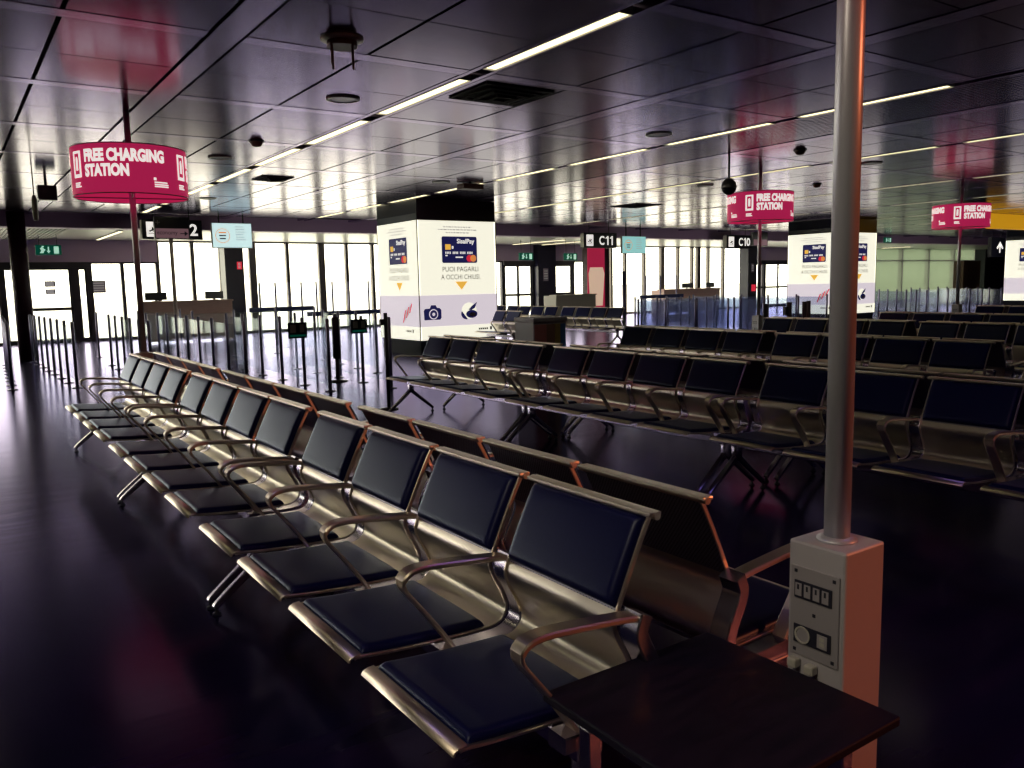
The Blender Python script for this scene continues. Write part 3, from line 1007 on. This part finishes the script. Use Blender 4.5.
# right-hand runs
barrier(line(13.5, 12.55, 13.55, 14.4, 3), 'bluish glass barrier panels left of the middle charging station', 'barglassblue')
barrier(line(14.5, 12.5, 14.6, 15.4, 4), 'bluish glass barrier lane directly behind the third bench row', 'barglassblue')
barrier(line(15.35, 12.2, 15.5, 16.6, 6), 'bluish glass barrier lane next to the middle charging station pole', 'barglassblue')
barrier(line(16.6, 12.2, 16.7, 16.6, 6), 'bluish glass barrier lane just left of the second advertising column', 'barglassblue')
barrier(line(18.0, 12.4, 18.2, 17., 6), 'bluish glass barrier lane touching the left side of the second advertising column in view', 'barglassblue')
barrier(line(22.6, 12.1, 25.0, 15.6, 8), 'lilac glass barrier lane right of the second advertising column', 'barglassblue')
barrier(line(24.2, 11.7, 27.4, 15.6, 8), 'lilac glass barrier lane before the pale green wall', 'barglassblue')
barrier(line(26.2, 12.1, 29.5, 15.8, 7), 'lilac glass barrier lane far right below the yellow sign', 'barglassblue')
# tall posts and blue rails before the windows
for (xs_, y, z, lab) in (((7.62, 8.09, 8.5, 8.88), 24., .82, 'tall thin posts with a blue rail before the bright windows, left set'),
                         ((9.35, 9.86, 10.4, 11.06, 11.5), 24., .64, 'tall thin posts with a blue rail before the bright windows, set nearest the advertising column'),
                         ((22.6, 23.4, 24.3), 23.6, .80, 'tall thin posts with a blue rail right of the red poster')):
    cx = xs_[0]
    t = thing('queue_rail', lab, 'railing', (cx, y, 0), 'tall posts with blue rails')
    for x in xs_:
        p = MB().cyl(x - cx, 0, .01, 1.61, .03, 12).build('post', 'post', t)
        MB().cyl(x - cx, 0, 0, .012, .09, 16).build('base_plate', 'post', p)
    MB().box(-.35, xs_[-1] - cx + .35, -.05, -.032, z - .07, z + .07, 0, .008).build('rail', 'bluerail', t)
t = thing('belt_post', 'thick dark retractable belt post standing between the glass lanes', 'post', (4.85, 11.75, 0))
MB().cyl(0, 0, .01, .36, .028, 16).build('stem', 'postdark', t)
MB().lathe([(.05, .35), (.058, .38), (.058, .95), (.04, .98)], 0, 0, 20).build('cassette', 'postdark', t)
MB().lathe([(.15, 0), (.15, .012), (.03, .03)], 0, 0, 24).build('base_plate', 'postdark', t)
MB().cyl(0, 0, .95, 1.03, .03, 14).build('cap', 'post', t)
t = thing('belt_post', 'dark brown post with belt clip at the far end of the second bench row', 'post', (4.17, 8.62, 0))
MB().cyl(0, 0, .01, 1.12, .022, 14).build('stem', 'postdark', t)
MB().box(-.075, -.02, -.022, .022, .98, 1.05, 0, .004).build('belt_clip', 'postdark', t)
MB().lathe([(.11, 0), (.11, .010), (.03, .024)], 0, 0, 24).build('base_plate', 'postdark', t)
for i, (x, y) in enumerate(((10.62, 8.40), (11.55, 8.66), (11.9, 8.62), (12.25, 8.80))):
    t = thing('belt_post', 'short black post before the second advertising column, %s from the left of four' % ORD[i], 'post', (x, y, 0), 'short black posts beside the middle station')
    MB().cyl(0, 0, .01, 1.02, .04, 16).build('stem', 'postdark', t)
    if i == 1: MB().box(-.13, -.03, -.03, .03, .80, .95, 0, .005).build('belt_clip', 'postdark', t)
    MB().lathe([(.15, 0), (.15, .012), (.04, .03)], 0, 0, 24).build('base_plate', 'postdark', t)
t = thing('tall_post', 'tall dark slim post at the end of the bluish glass lane', 'post', (13.42, 14.75, 0))
MB().cyl(0, 0, .01, 1.66, .045, 14).build('stem', 'post', t)
MB().cyl(0, 0, 0, .012, .12, 18).build('base_plate', 'post', t)
# green signs on barrier posts
for (x, y, z0, z1, w, lab) in ((4.235, 11.64, .70, .93, .285, 'small dark green notice board fixed between barrier posts, left one'), (5.06, 11.325, .74, .95, .26, 'small dark green notice board fixed on a barrier post, nearer the advertising column')):
    t = thing('notice_board', lab, 'sign', (x, y, 0), 'green notice boards on the barriers')
    # turned square to the lanes
    MB().box(-w / 2 - .03, w / 2 - .03, -.036, -.0275, z0, z1, 0, .002).build('board', 'black2', t)
    MB().box(-.012, .012, -.0280, -.0243, z0 + .05, z1 - .05, 0).build('bracket', 'postdark', t)
    g = MB()
    rect_on(g, -w * .38 - .03, -w * .08 - .03, z0 + .08, z1 - .03, lambda a, b: (a, -.0368, b), 0)
    rect_on(g, w * .12 - .03, w * .34 - .03, z0 + .08, z1 - .03, lambda a, b: (a, -.0368, b), 0)
    rect_on(g, -w * .42 - .03, w * .42 - .03, z0 + .025, z0 + .05, lambda a, b: (a, -.0368, b), 1)
    g.build('print', ['textgrey', 'green'], t, fix=False)

# ------------------------------------------------------------------ bins
t = thing('recycling_bin', 'waste sorting bin with wine, brown, olive and blue fronts behind the second row', 'bin', (6.08, 8.35, 0))
m = MB()
m.box(0, .52, .012, .42, .03, .93, 0, .008)
m.build('body', 'bingrey', t)
for a, b, c in ((.015, .20, 'binwine'), (.205, .33, 'binmaroon'), (.335, .42, 'binolive'), (.425, .505, 'binblue')):
    MB().box(a, b, 0, .013, .06, .90, 0, .004).build('front_panel', c, t)
l = MB().box(-.01, .53, -.01, .43, .93, .985, 0, .01)
for a in (.05, .18, .31, .43):
    l.box(a, a + .07, .14, .28, .984, .987, 1)
l.build('lid', ['bingrey', 'black'], t)
MB().box(.02, .50, .03, .40, 0, .031).build('plinth', 'black', t)

# ------------------------------------------------------------------ hanging gate signs, screens
def airplane_icon(mb, x0, z0, s, y, mi):
    P = lambda a, b: (x0 + a * s, y, z0 + b * s)
    mb.add([P(.12, .42), P(.30, .36), P(.80, .60), P(.86, .70), P(.74, .70), P(.30, .50)], [tuple(range(6))], mi)
    mb.add([P(.42, .50), P(.60, .56), P(.50, .80), P(.43, .78)], [(0, 1, 2, 3)], mi)
    mb.add([P(.48, .42), P(.66, .50), P(.78, .30), P(.70, .26)], [(0, 1, 2, 3)], mi)
    mb.add([P(.12, .20), P(.88, .20), P(.88, .25), P(.12, .25)], [(0, 1, 2, 3)], mi)
for (x0, x1, z0, z1, body, tw, lab) in ((3.80, 5.10, 2.585, 3.03, 'C12', .52, 'black hanging gate sign ending in 2, behind the mauve pole sign'),
                                        (16.55, 17.9, 2.48, 2.95, 'C11', .64, 'black hanging gate sign reading C11'),
                                        (23.1, 24.45, 2.50, 2.98, 'C10', .62, 'black hanging gate sign reading C10')):
    t = thing('gate_sign', lab, 'sign', ((x0 + x1) / 2, 20., 0), 'hanging gate number signs')
    w = x1 - x0; hh = z1 - z0
    MB().box(-w / 2, w / 2, 0, .18, z0, z1, 0, .01).build('box', 'black', t)
    MB().box(-w / 2 - .012, -w / 2, .01, .17, z0 + .02, z1 - .02).build('side_cap', 'whiteplastic', t)
    g = MB()
    s = hh * .72
    rect_on(g, -w / 2 + .09, -w / 2 + .09 + s * .82, z0 + hh * .13, z1 - hh * .13, lambda a, b: (a, -.003, b), 0)
    airplane_icon(g, -w / 2 + .09, z0 + hh * .16, s * .82, -.006, 1)
    fz = lambda a, b: (a, -.004, b)
    ga, gb = z0 + hh * .2, z1 - hh * .2
    xa = w / 2 - .10 - tw
    cw = tw * .36
    for ci, ch_ in enumerate(body):
        if ch_ == '1':
            x_ = xa + tw * .06
            g.add([fz(x_ + tw * .08, ga), fz(x_ + tw * .16, ga), fz(x_ + tw * .16, gb), fz(x_ + tw * .10, gb), fz(x_ - tw * .03, gb - hh * .13), fz(x_ - tw * .03, gb - hh * .20), fz(x_ + tw * .08, gb - hh * .12)], [(0, 1, 2, 3, 6), (3, 4, 5, 6)], 0)
            xa += tw * .28
        else:
            put_text(g, ch_, xa, xa + cw * .92, ga, gb, fz, 0, .02)
            xa += cw + tw * .02
    g.build('lettering', ['textwhite', 'black'], t, fix=False)
    for sx in (-w * .3, w * .3):
        MB().cyl(sx, .09, z1, CZ, .012, 8).build('hanger', 'black', t)
for (x0, x1, z0, z1, mt, lab) in ((5.31, 6.25, 2.40, 2.99, 'screen', 'pale cyan hanging screen with a round logo near the left brown desk'),
                                  (18.12, 19.17, 2.31, 2.87, 'screenteal', 'teal hanging screen right of the C11 gate sign')):
    t = thing('hanging_screen', lab, 'screen', ((x0 + x1) / 2, 20., 0), 'hanging screens')
    w = x1 - x0
    MB().box(-w / 2, w / 2, 0, .09, z0, z1, 0, .01).build('casing', 'palepanel', t)
    g = MB()
    rect_on(g, -w / 2 + .015, w / 2 - .015, z0 + .015, z1 - .015, lambda a, b: (a, -.003, b), 0)
    cx, cz, R = -w * .24, (z0 + z1) / 2 - .01, .17
    n = 28
    for k in range(n):
        a, b = 2 * PI * k / n, 2 * PI * (k + 1) / n
        g.add([(cx + r * math.cos(q), -.006, cz + r * math.sin(q)) for r, q in ((R, a), (R, b), (R - .014, b), (R - .014, a))], [(0, 1, 2, 3)], 1)
    for k in range(3):
        rect_on(g, cx - .09 + .01 * k, cx + .09 - .01 * k, cz + .06 - .07 * k, cz + .09 - .07 * k, lambda a, b: (a, -.006, b), 1 if k == 0 else 2)
    for k in range(6):
        rect_on(g, w * .08, w * (.28 + .03 * (k % 3)), z1 - .10 - .06 * k, z1 - .085 - .06 * k, lambda a, b: (a, -.006, b), 3)
    g.build('display', [mt, 'orange', 'notice', 'textlight'], t, fix=False)
    for sx in (-w * .3, w * .3):
        MB().box(sx - .012, sx + .012, .03, .06, z1, CZ if True else 0).build('hanger', 'black', t)
# pole sign in front of C12
t = thing('pole_sign', 'floor-standing sign with mauve lower half and arrow on a slim pole', 'sign', (3.735, 17., 0))
MB().lathe([(.16, 0), (.16, .012), (.045, .02), (.036, .04), (.036, 2.42)], 0, 0, 18).build('pole', 'palepole', t)
MB().box(-.29, .345, -.05, .05, 2.42, 2.84, 0, .006).build('box', 'black', t)
g = MB()
rect_on(g, -.275, .325, 2.435, 2.615, lambda a, b: (a, -.053, b), 0)
put_text(g, 'economy', -.25, .12, 2.475, 2.555, lambda a, b: (a, -.056, b), 1, .0)
rect_on(g, .17, .27, 2.515, 2.53, lambda a, b: (a, -.056, b), 1)
g.add([(.25, -.056, 2.475), (.315, -.056, 2.5225), (.25, -.056, 2.57)], [(0, 1, 2)], 1)
rect_on(g, -.27, -.19, 2.72, 2.735, lambda a, b: (a, -.053, b), 2)
rect_on(g, -.2375, -.2225, 2.69, 2.765, lambda a, b: (a, -.054, b), 2)
g.build('lettering', ['brownsign', 'black', 'textgrey'], t, fix=False)
# a second pole sign right of C10
t = thing('pole_sign', 'floor-standing sign on a slim pole just right of the C10 sign', 'sign', (21.0, 16.9, 0))
MB().lathe([(.16, 0), (.16, .012), (.045, .02), (.036, .04), (.036, 2.42)], 0, 0, 18).build('pole', 'palepole', t)
MB().box(-.345, .345, -.05, .05, 2.42, 2.84, 0, .006).build('box', 'black', t)
g = MB(); rect_on(g, -.325, .325, 2.435, 2.615, lambda a, b: (a, -.053, b), 0)
g.build('face', 'brownsign', t, fix=False)
# yellow sign, far right
t = thing('hanging_sign', 'wide yellow hanging sign at the right edge, behind the red drum sign', 'sign', (27., 12., 0))
MB().box(-1.85, 2.2, 0, .16, 2.72, 3.14, 0, .01).build('box', 'yellow', t)
for sx in (-1.2, 1.4): MB().cyl(sx, .08, 3.13, CZ, .015, 8).build('hanger', 'black', t)
# arrow sign, far right
t = thing('hanging_sign', 'black hanging sign with a white upward arrow left of the cut-off advertising column', 'sign', (38.0, 17.6, 0))
MB().box(-1.0, .2, 0, .15, 2.12, 2.95, 0, .01).build('box', 'black', t)
g = MB()
fnp = lambda a, b: (a, -.004, b)
g.add([fnp(-.55, 2.50), fnp(-.25, 2.78), fnp(.05, 2.50), fnp(-.05, 2.45), fnp(-.25, 2.62), fnp(-.45, 2.45)], [(0, 1, 4, 5), (1, 2, 3, 4)], 0)
rect_on(g, -.30, -.20, 2.3, 2.64, fnp, 0)
g.build('arrow', 'textwhite', t, fix=False)
for sx in (-.8, .0): MB().cyl(sx, .08, 2.95, CZ, .015, 8).build('hanger', 'black', t)

# exit signs
def exit_sign(x, y, z, lab, s=1., top=SZ):
    t = thing('exit_sign', lab, 'exit sign', (x, y, z), 'green exit signs')
    MB().box(-.29 * s, .29 * s, 0, .06, -.125 * s, .125 * s, 0, .006).build('box', 'green', t)
    g = MB()
    fn = lambda a, b: (a * s, -.004, b * s)
    # running figure, arrow, doorway
    g.add([fn(*p) for p in ((-.20, -.08), (-.16, -.02), (-.19, .04), (-.14, .07), (-.10, .03), (-.06, .0), (-.09, -.02), (-.12, -.08))], [tuple(range(8))], 0)
    rect_on(g, -.145, -.10, .065, .10, fn, 0)
    rect_on(g, -.015, .015, -.02, .08, fn, 0)
    g.add([fn(-.045, -.02), fn(0, -.085), fn(.045, -.02)], [(0, 1, 2)], 0)
    rect_on(g, .12, .23, -.09, .09, fn, 0)
    g.build('pictogram', 'greenwhite', t, fix=False)
    for sx in (-.2, .2): MB().cyl(sx * s, .03, .125 * s, top - z, .008, 8).build('hanger', 'black', t)
exit_sign(2.32, 24., 2.52, 'green exit sign hanging before the left doors')
exit_sign(17.2, 24., 2.37, 'green exit sign hanging before the middle doors, left one', 1.05)
exit_sign(19.22, 24., 2.36, 'green exit sign hanging before the middle doors, right one', 1.05)
exit_sign(33.2, 20., 2.92, 'small green exit sign right of the second advertising column', .9, CZ)

# notices
def notice(x0, x1, z0, z1, y, m, lab, lines=True):
    o = MB()
    o.box(x0, x1, y - .012, y, z0, z1, 0)
    if lines:
        for k in range(4):
            z = z1 - (z1 - z0) * (.2 + .2 * k)
            rect_on(o, x0 + .03, x1 - .04, z - .012, z + .012, lambda a, b: (a, y - .015, b), 1)
    tag(o.build('notice', [m, 'textlight']), lab, 'notice', 'small wall notices')
notice(3.66, 4.02, 1.41, 1.77, YF + .05, 'notice', 'square mauve notice on the glass right of the left door')
notice(2.44, 2.71, 1.61, 1.78, YF + .028, 'notice', 'upper mauve notice on the left door')
notice(2.45, 2.70, 1.40, 1.55, YF + .028, 'notice', 'lower mauve notice on the left door')
notice(7.28, 7.42, 2.02, 2.24, 24.9, 'red', 'small red fire notice on the dark pillar under the cyan screen')
notice(19.95, 20.2, 1.5, 2.0, YF - .3, 'notice', 'tall notice on the dark pillar between the middle exit signs')
notice(30.4, 30.6, 1.7, 2.1, 24.9, 'notice', 'tall notice on the dark pillar right of the C10 sign')
notice(30.45, 30.72, .85, 1.15, 24.9, 'red', 'red fire notice low on the dark pillar right of the C10 sign', False)

# red poster column
t = thing('poster_column', 'column with a red and beige poster under the C11 sign', 'column', (20.50, 24.6, 0))
MB().box(0, 1.12, .0, .3, 0, SZ).build('shaft', 'maroon', t)
p = MB()
p.box(-.005, .86, -.02, -.001, .35, 2.85, 0)
p.add([(.04 + x, -.022, z) for x, z in ((.06, .5), (.70, .5), (.80, 1.75), (.72, 1.98), (.08, 1.98), (.0, 1.75))], [tuple(range(6))], 1)
p.build('poster', ['posterred', 'posterbeige'], t)

# desks with monitors
def desk(x0, x1, y, ztop, front, label, mons):
    t = thing('gate_desk', label, 'desk', (x0, y, 0), 'gate desks before the windows')
    w = x1 - x0
    MB().box(0, w, 0, .06, .05, ztop - .04, 0, .006).build('front_panel', front, t)
    MB().box(-.02, w + .02, -.05, .38, ztop - .04, ztop, 0, .006).build('counter_top', front, t)
    MB().box(0, .05, .06, .75, .0, ztop - .04).build('side_panel', front, t)
    MB().box(w - .05, w, .06, .75, .0, ztop - .04).build('side_panel', front, t)
    MB().box(.05, w - .05, .38, .80, .70, .74).build('worktop', 'palepanel', t)
    for i, (a, b) in enumerate(mons):
        mm = thing('monitor', '%s black monitor on the brown gate desk %s' % (('left', 'right')[i], 'under the C12 sign' if 'C12' in label else 'below the C10 sign'), 'monitor', (x0 + (a + b) / 2, y + .12, ztop), 'monitors on the gate desks')
        ww = (b - a) / 2
        MB().box(-ww, ww, -.02, .03, .03, .24, 0, .006).build('screen', 'black', mm)
        MB().box(-.1, .1, -.06, .1, 0, .012).box(-.03, .03, .0, .025, .01, .05).build('stand', 'black', mm)
desk(4.45, 6.82, 24., 1.15, 'desk', 'brown gate desk under the C12 sign', ((.08, .64), (1.66, 2.16)))
desk(25.0, 28.45, 25., 1.05, 'desk', 'brown gate desk before the windows below the C10 sign', ((1.2, 1.8), (2.7, 3.2)))
desk(18.5, 20.4, 24., .98, 'palepanel', 'pale gate desk beside the red poster column', ())

# ------------------------------------------------------------------ ceiling fittings
def speaker(x, y, lab, r=.155):
    t = thing('ceiling_speaker', lab, 'ceiling speaker', (x, y, CZ), 'round ceiling speakers')
    MB().lathe([(r, 0.0), (r, -.012), (r - .03, -.018), (r - .035, -.006)], 0, 0, 28).build('ring', 'whiteplastic', t)
    MB().cyl(0, 0, -.012, -.005, r - .034, 28).build('grille', 'black', t)
speaker(3.2, 7.32, 'round ceiling speaker with white ring above the nearest bench row')
speaker(7.18, 7.27, 'round ceiling speaker left of the slatted ceiling strip')
speaker(3.16, 11.25, 'round ceiling speaker between the red drum sign and the light strip')
speaker(7.08, 12.3, 'round ceiling speaker above the first advertising column')
speaker(11.95, 7.53, 'round ceiling speaker right of the grey pole top', .17)
speaker(4.3, 16.3, 'round ceiling speaker above the cyan hanging screen')
speaker(11.75, 10.7, 'round ceiling speaker left of the hanging globe camera')
def vent(x0, x1, y0, y1, lab):
    t = thing('ceiling_vent', lab, 'ceiling vent', ((x0 + x1) / 2, (y0 + y1) / 2, CZ), 'square ceiling vents')
    w, d = (x1 - x0) / 2, (y1 - y0) / 2
    m = MB()
    for k in range(4):
        s = 1 - k * .24
        a, b, c, e = w * s, d * s, w * (s - .10), d * (s - .10)
        zt, zb = -.004 - .008 * k, -.014 - .012 * k
        for (xa, xb, ya, yb) in ((-a, a, -b, -e), (-a, a, e, b), (-a, -c, -e, e), (c, a, -e, e)):
            m.box(xa, xb, ya, yb, zb, zt, 0)
    m.build('louvre', 'gap', t)
    MB().box(-w * .98, w * .98, -d * .98, d * .98, -.004, -.001).build('backing', 'gap', t)
vent(4.02, 4.76, 6.14, 6.80, 'square dark ceiling vent beside the light strip, nearest the camera')
vent(4.2, 4.7, 12.75, 13.3, 'square dark ceiling vent above the left screen')
vent(12.95, 13.75, 13.8, 14.7, 'dark diamond-looking ceiling vent above the C11 sign')
t = thing('ceiling_fitting', 'round ceiling fitting with four short reddish rods hanging down', 'ceiling fitting', (2.46, 5.6, CZ))
MB().lathe([(.15, 0), (.15, -.012), (.11, -.022)], 0, 0, 28).build('disc', 'whiteplastic', t)
MB().cyl(0, 0, -.06, -.02, .105, 20).build('hub', 'rosewood', t)
for a in (20, 110, 200, 290):
    MB().cyl(.1 * math.cos(math.radians(a)), .1 * math.sin(math.radians(a)), -.19, -.05, .009, 8).build('rod', 'rosewood', t)
t = thing('globe_camera', 'dark globe security camera hanging on a rod left of the grey pole', 'security camera', (9.27, 8.0, CZ))
MB().cyl(0, 0, -.34, 0, .016, 10).build('rod', 'black', t)
MB().lathe([(.05, -.33), (.095, -.38), (.11, -.44), (.105, -.46)], 0, 0, 24).build('housing', 'lightbody', t)
MB().lathe([(.105, -.455), (.098, -.49), (.07, -.53), (.03, -.55), (.001, -.553)], 0, 0, 24).build('dome', 'black', t)
for (x, y, lab) in ((3.2, 9.87, 'small smoke detector in the ceiling left of the light strip'), (9.82, 7.24, 'small smoke detector above the globe camera'), (13.65, 9.68, 'smoke detector right of the grey pole in the shiny ceiling')):
    t = thing('smoke_detector', lab, 'smoke detector', (x, y, CZ), 'smoke detectors')
    MB().lathe([(.075, 0), (.075, -.02), (.05, -.06), (.03, -.065)], 0, 0, 20).build('body', 'rosewood', t)
    MB().cyl(0, 0, -.012, -.0005, .09, 20).build('base', 'black', t)
t = thing('security_camera', 'small black bullet camera at the ceiling just left of the near red drum sign', 'security camera', (1.42, 14.3, CZ))
MB().cyl(0, 0, -.12, 0, .02, 10).build('bracket', 'black', t)
MB().box(-.12, .14, -.08, .08, -.34, -.12, 0, .02).build('housing', 'black', t)
t = thing('track_spot', 'white track spotlight hanging at the far left of the ceiling', 'spotlight', (1.14, 13.0, CZ))
MB().cyl(0, 0, -.42, 0, .008, 8).build('rod', 'whiteplastic', t)
MB().lathe([(.018, -.40), (.035, -.46), (.035, -.60), (.028, -.74)], 0, 0, 16).build('lamp_body', 'whiteplastic', t)
t = thing('projector', 'dark box hung at the end of the ceiling light above the first advertising column', 'ceiling box', (7.62, 12.25, CZ))
MB().box(-.2, .2, -.12, .12, -.11, -.02, 0, .01).build('housing', 'rosewood', t)
MB().cyl(0, 0, -.025, 0, .03, 12).build('bracket', 'black', t)

# ------------------------------------------------------------------ lighting
w = bpy.data.worlds.new('sky')
SC.world = w
w.use_nodes = True
bg = w.node_tree.nodes['Background']
bg.inputs['Color'].default_value = (1., .96, .78, 1)
bg.inputs['Strength'].default_value = 6.

def spot(name, loc, energy, color, size=.25, angle=120, target=None):
    l = bpy.data.lights.new(name, 'SPOT')
    l.energy = energy; l.color = color; l.spot_size = math.radians(angle); l.spot_blend = .6; l.shadow_soft_size = size
    o = bpy.data.objects.new(name, l); COL.objects.link(o)
    o.location = loc
    d = (Vector(target) - Vector(loc)) if target else Vector((0, 0, -1))
    o.rotation_euler = d.to_track_quat('-Z', 'Y').to_euler()
    return o
# warm shop light from behind the camera on the right; the other spots are added fill without fittings
spot('warm_shop_spot', (6.5, -4.5, 2.9), 640, (1., .24, .09), .15, 46, (1.75, 1.15, 1.35))
for vx, vy in ((.2, 2.6), (3.0, .9), (5.9, 2.2), (8.6, 1.0), (3.0, -2.2)):
    spot('violet_fill', (vx, vy, 3.1), 10, (.36, .26, 1.), .35, 150)  # violet ambient added to tint the dark areas, no such lamps in the hall
spot('warm_seat_fill', (-.24, .6, 3.1), 28, (1., .86, .62), .2, 140, (-.1, .9, 0))  # added warm fill for the near seats, not an actual ceiling lamp
spot('warm_box_fill', (-1.6, 1.2, 3.05), 85, (1., .86, .62), .2, 52, (1.5, 1.25, .62))  # added to brighten the socket box and armrests, no lamp hangs here

SC.view_settings.view_transform = 'Standard'
SC.view_settings.look = 'None'
SC.view_settings.exposure = 0.
SC.view_settings.gamma = 1.
SC.cycles.use_denoising = True
SC.cycles.max_bounces = 10
SC.cycles.diffuse_bounces = 4
SC.cycles.glossy_bounces = 5
SC.cycles.transmission_bounces = 6
SC.cycles.transparent_max_bounces = 24
SC.cycles.caustics_reflective = False
SC.cycles.caustics_refractive = False
SC.cycles.sample_clamp_indirect = 6.
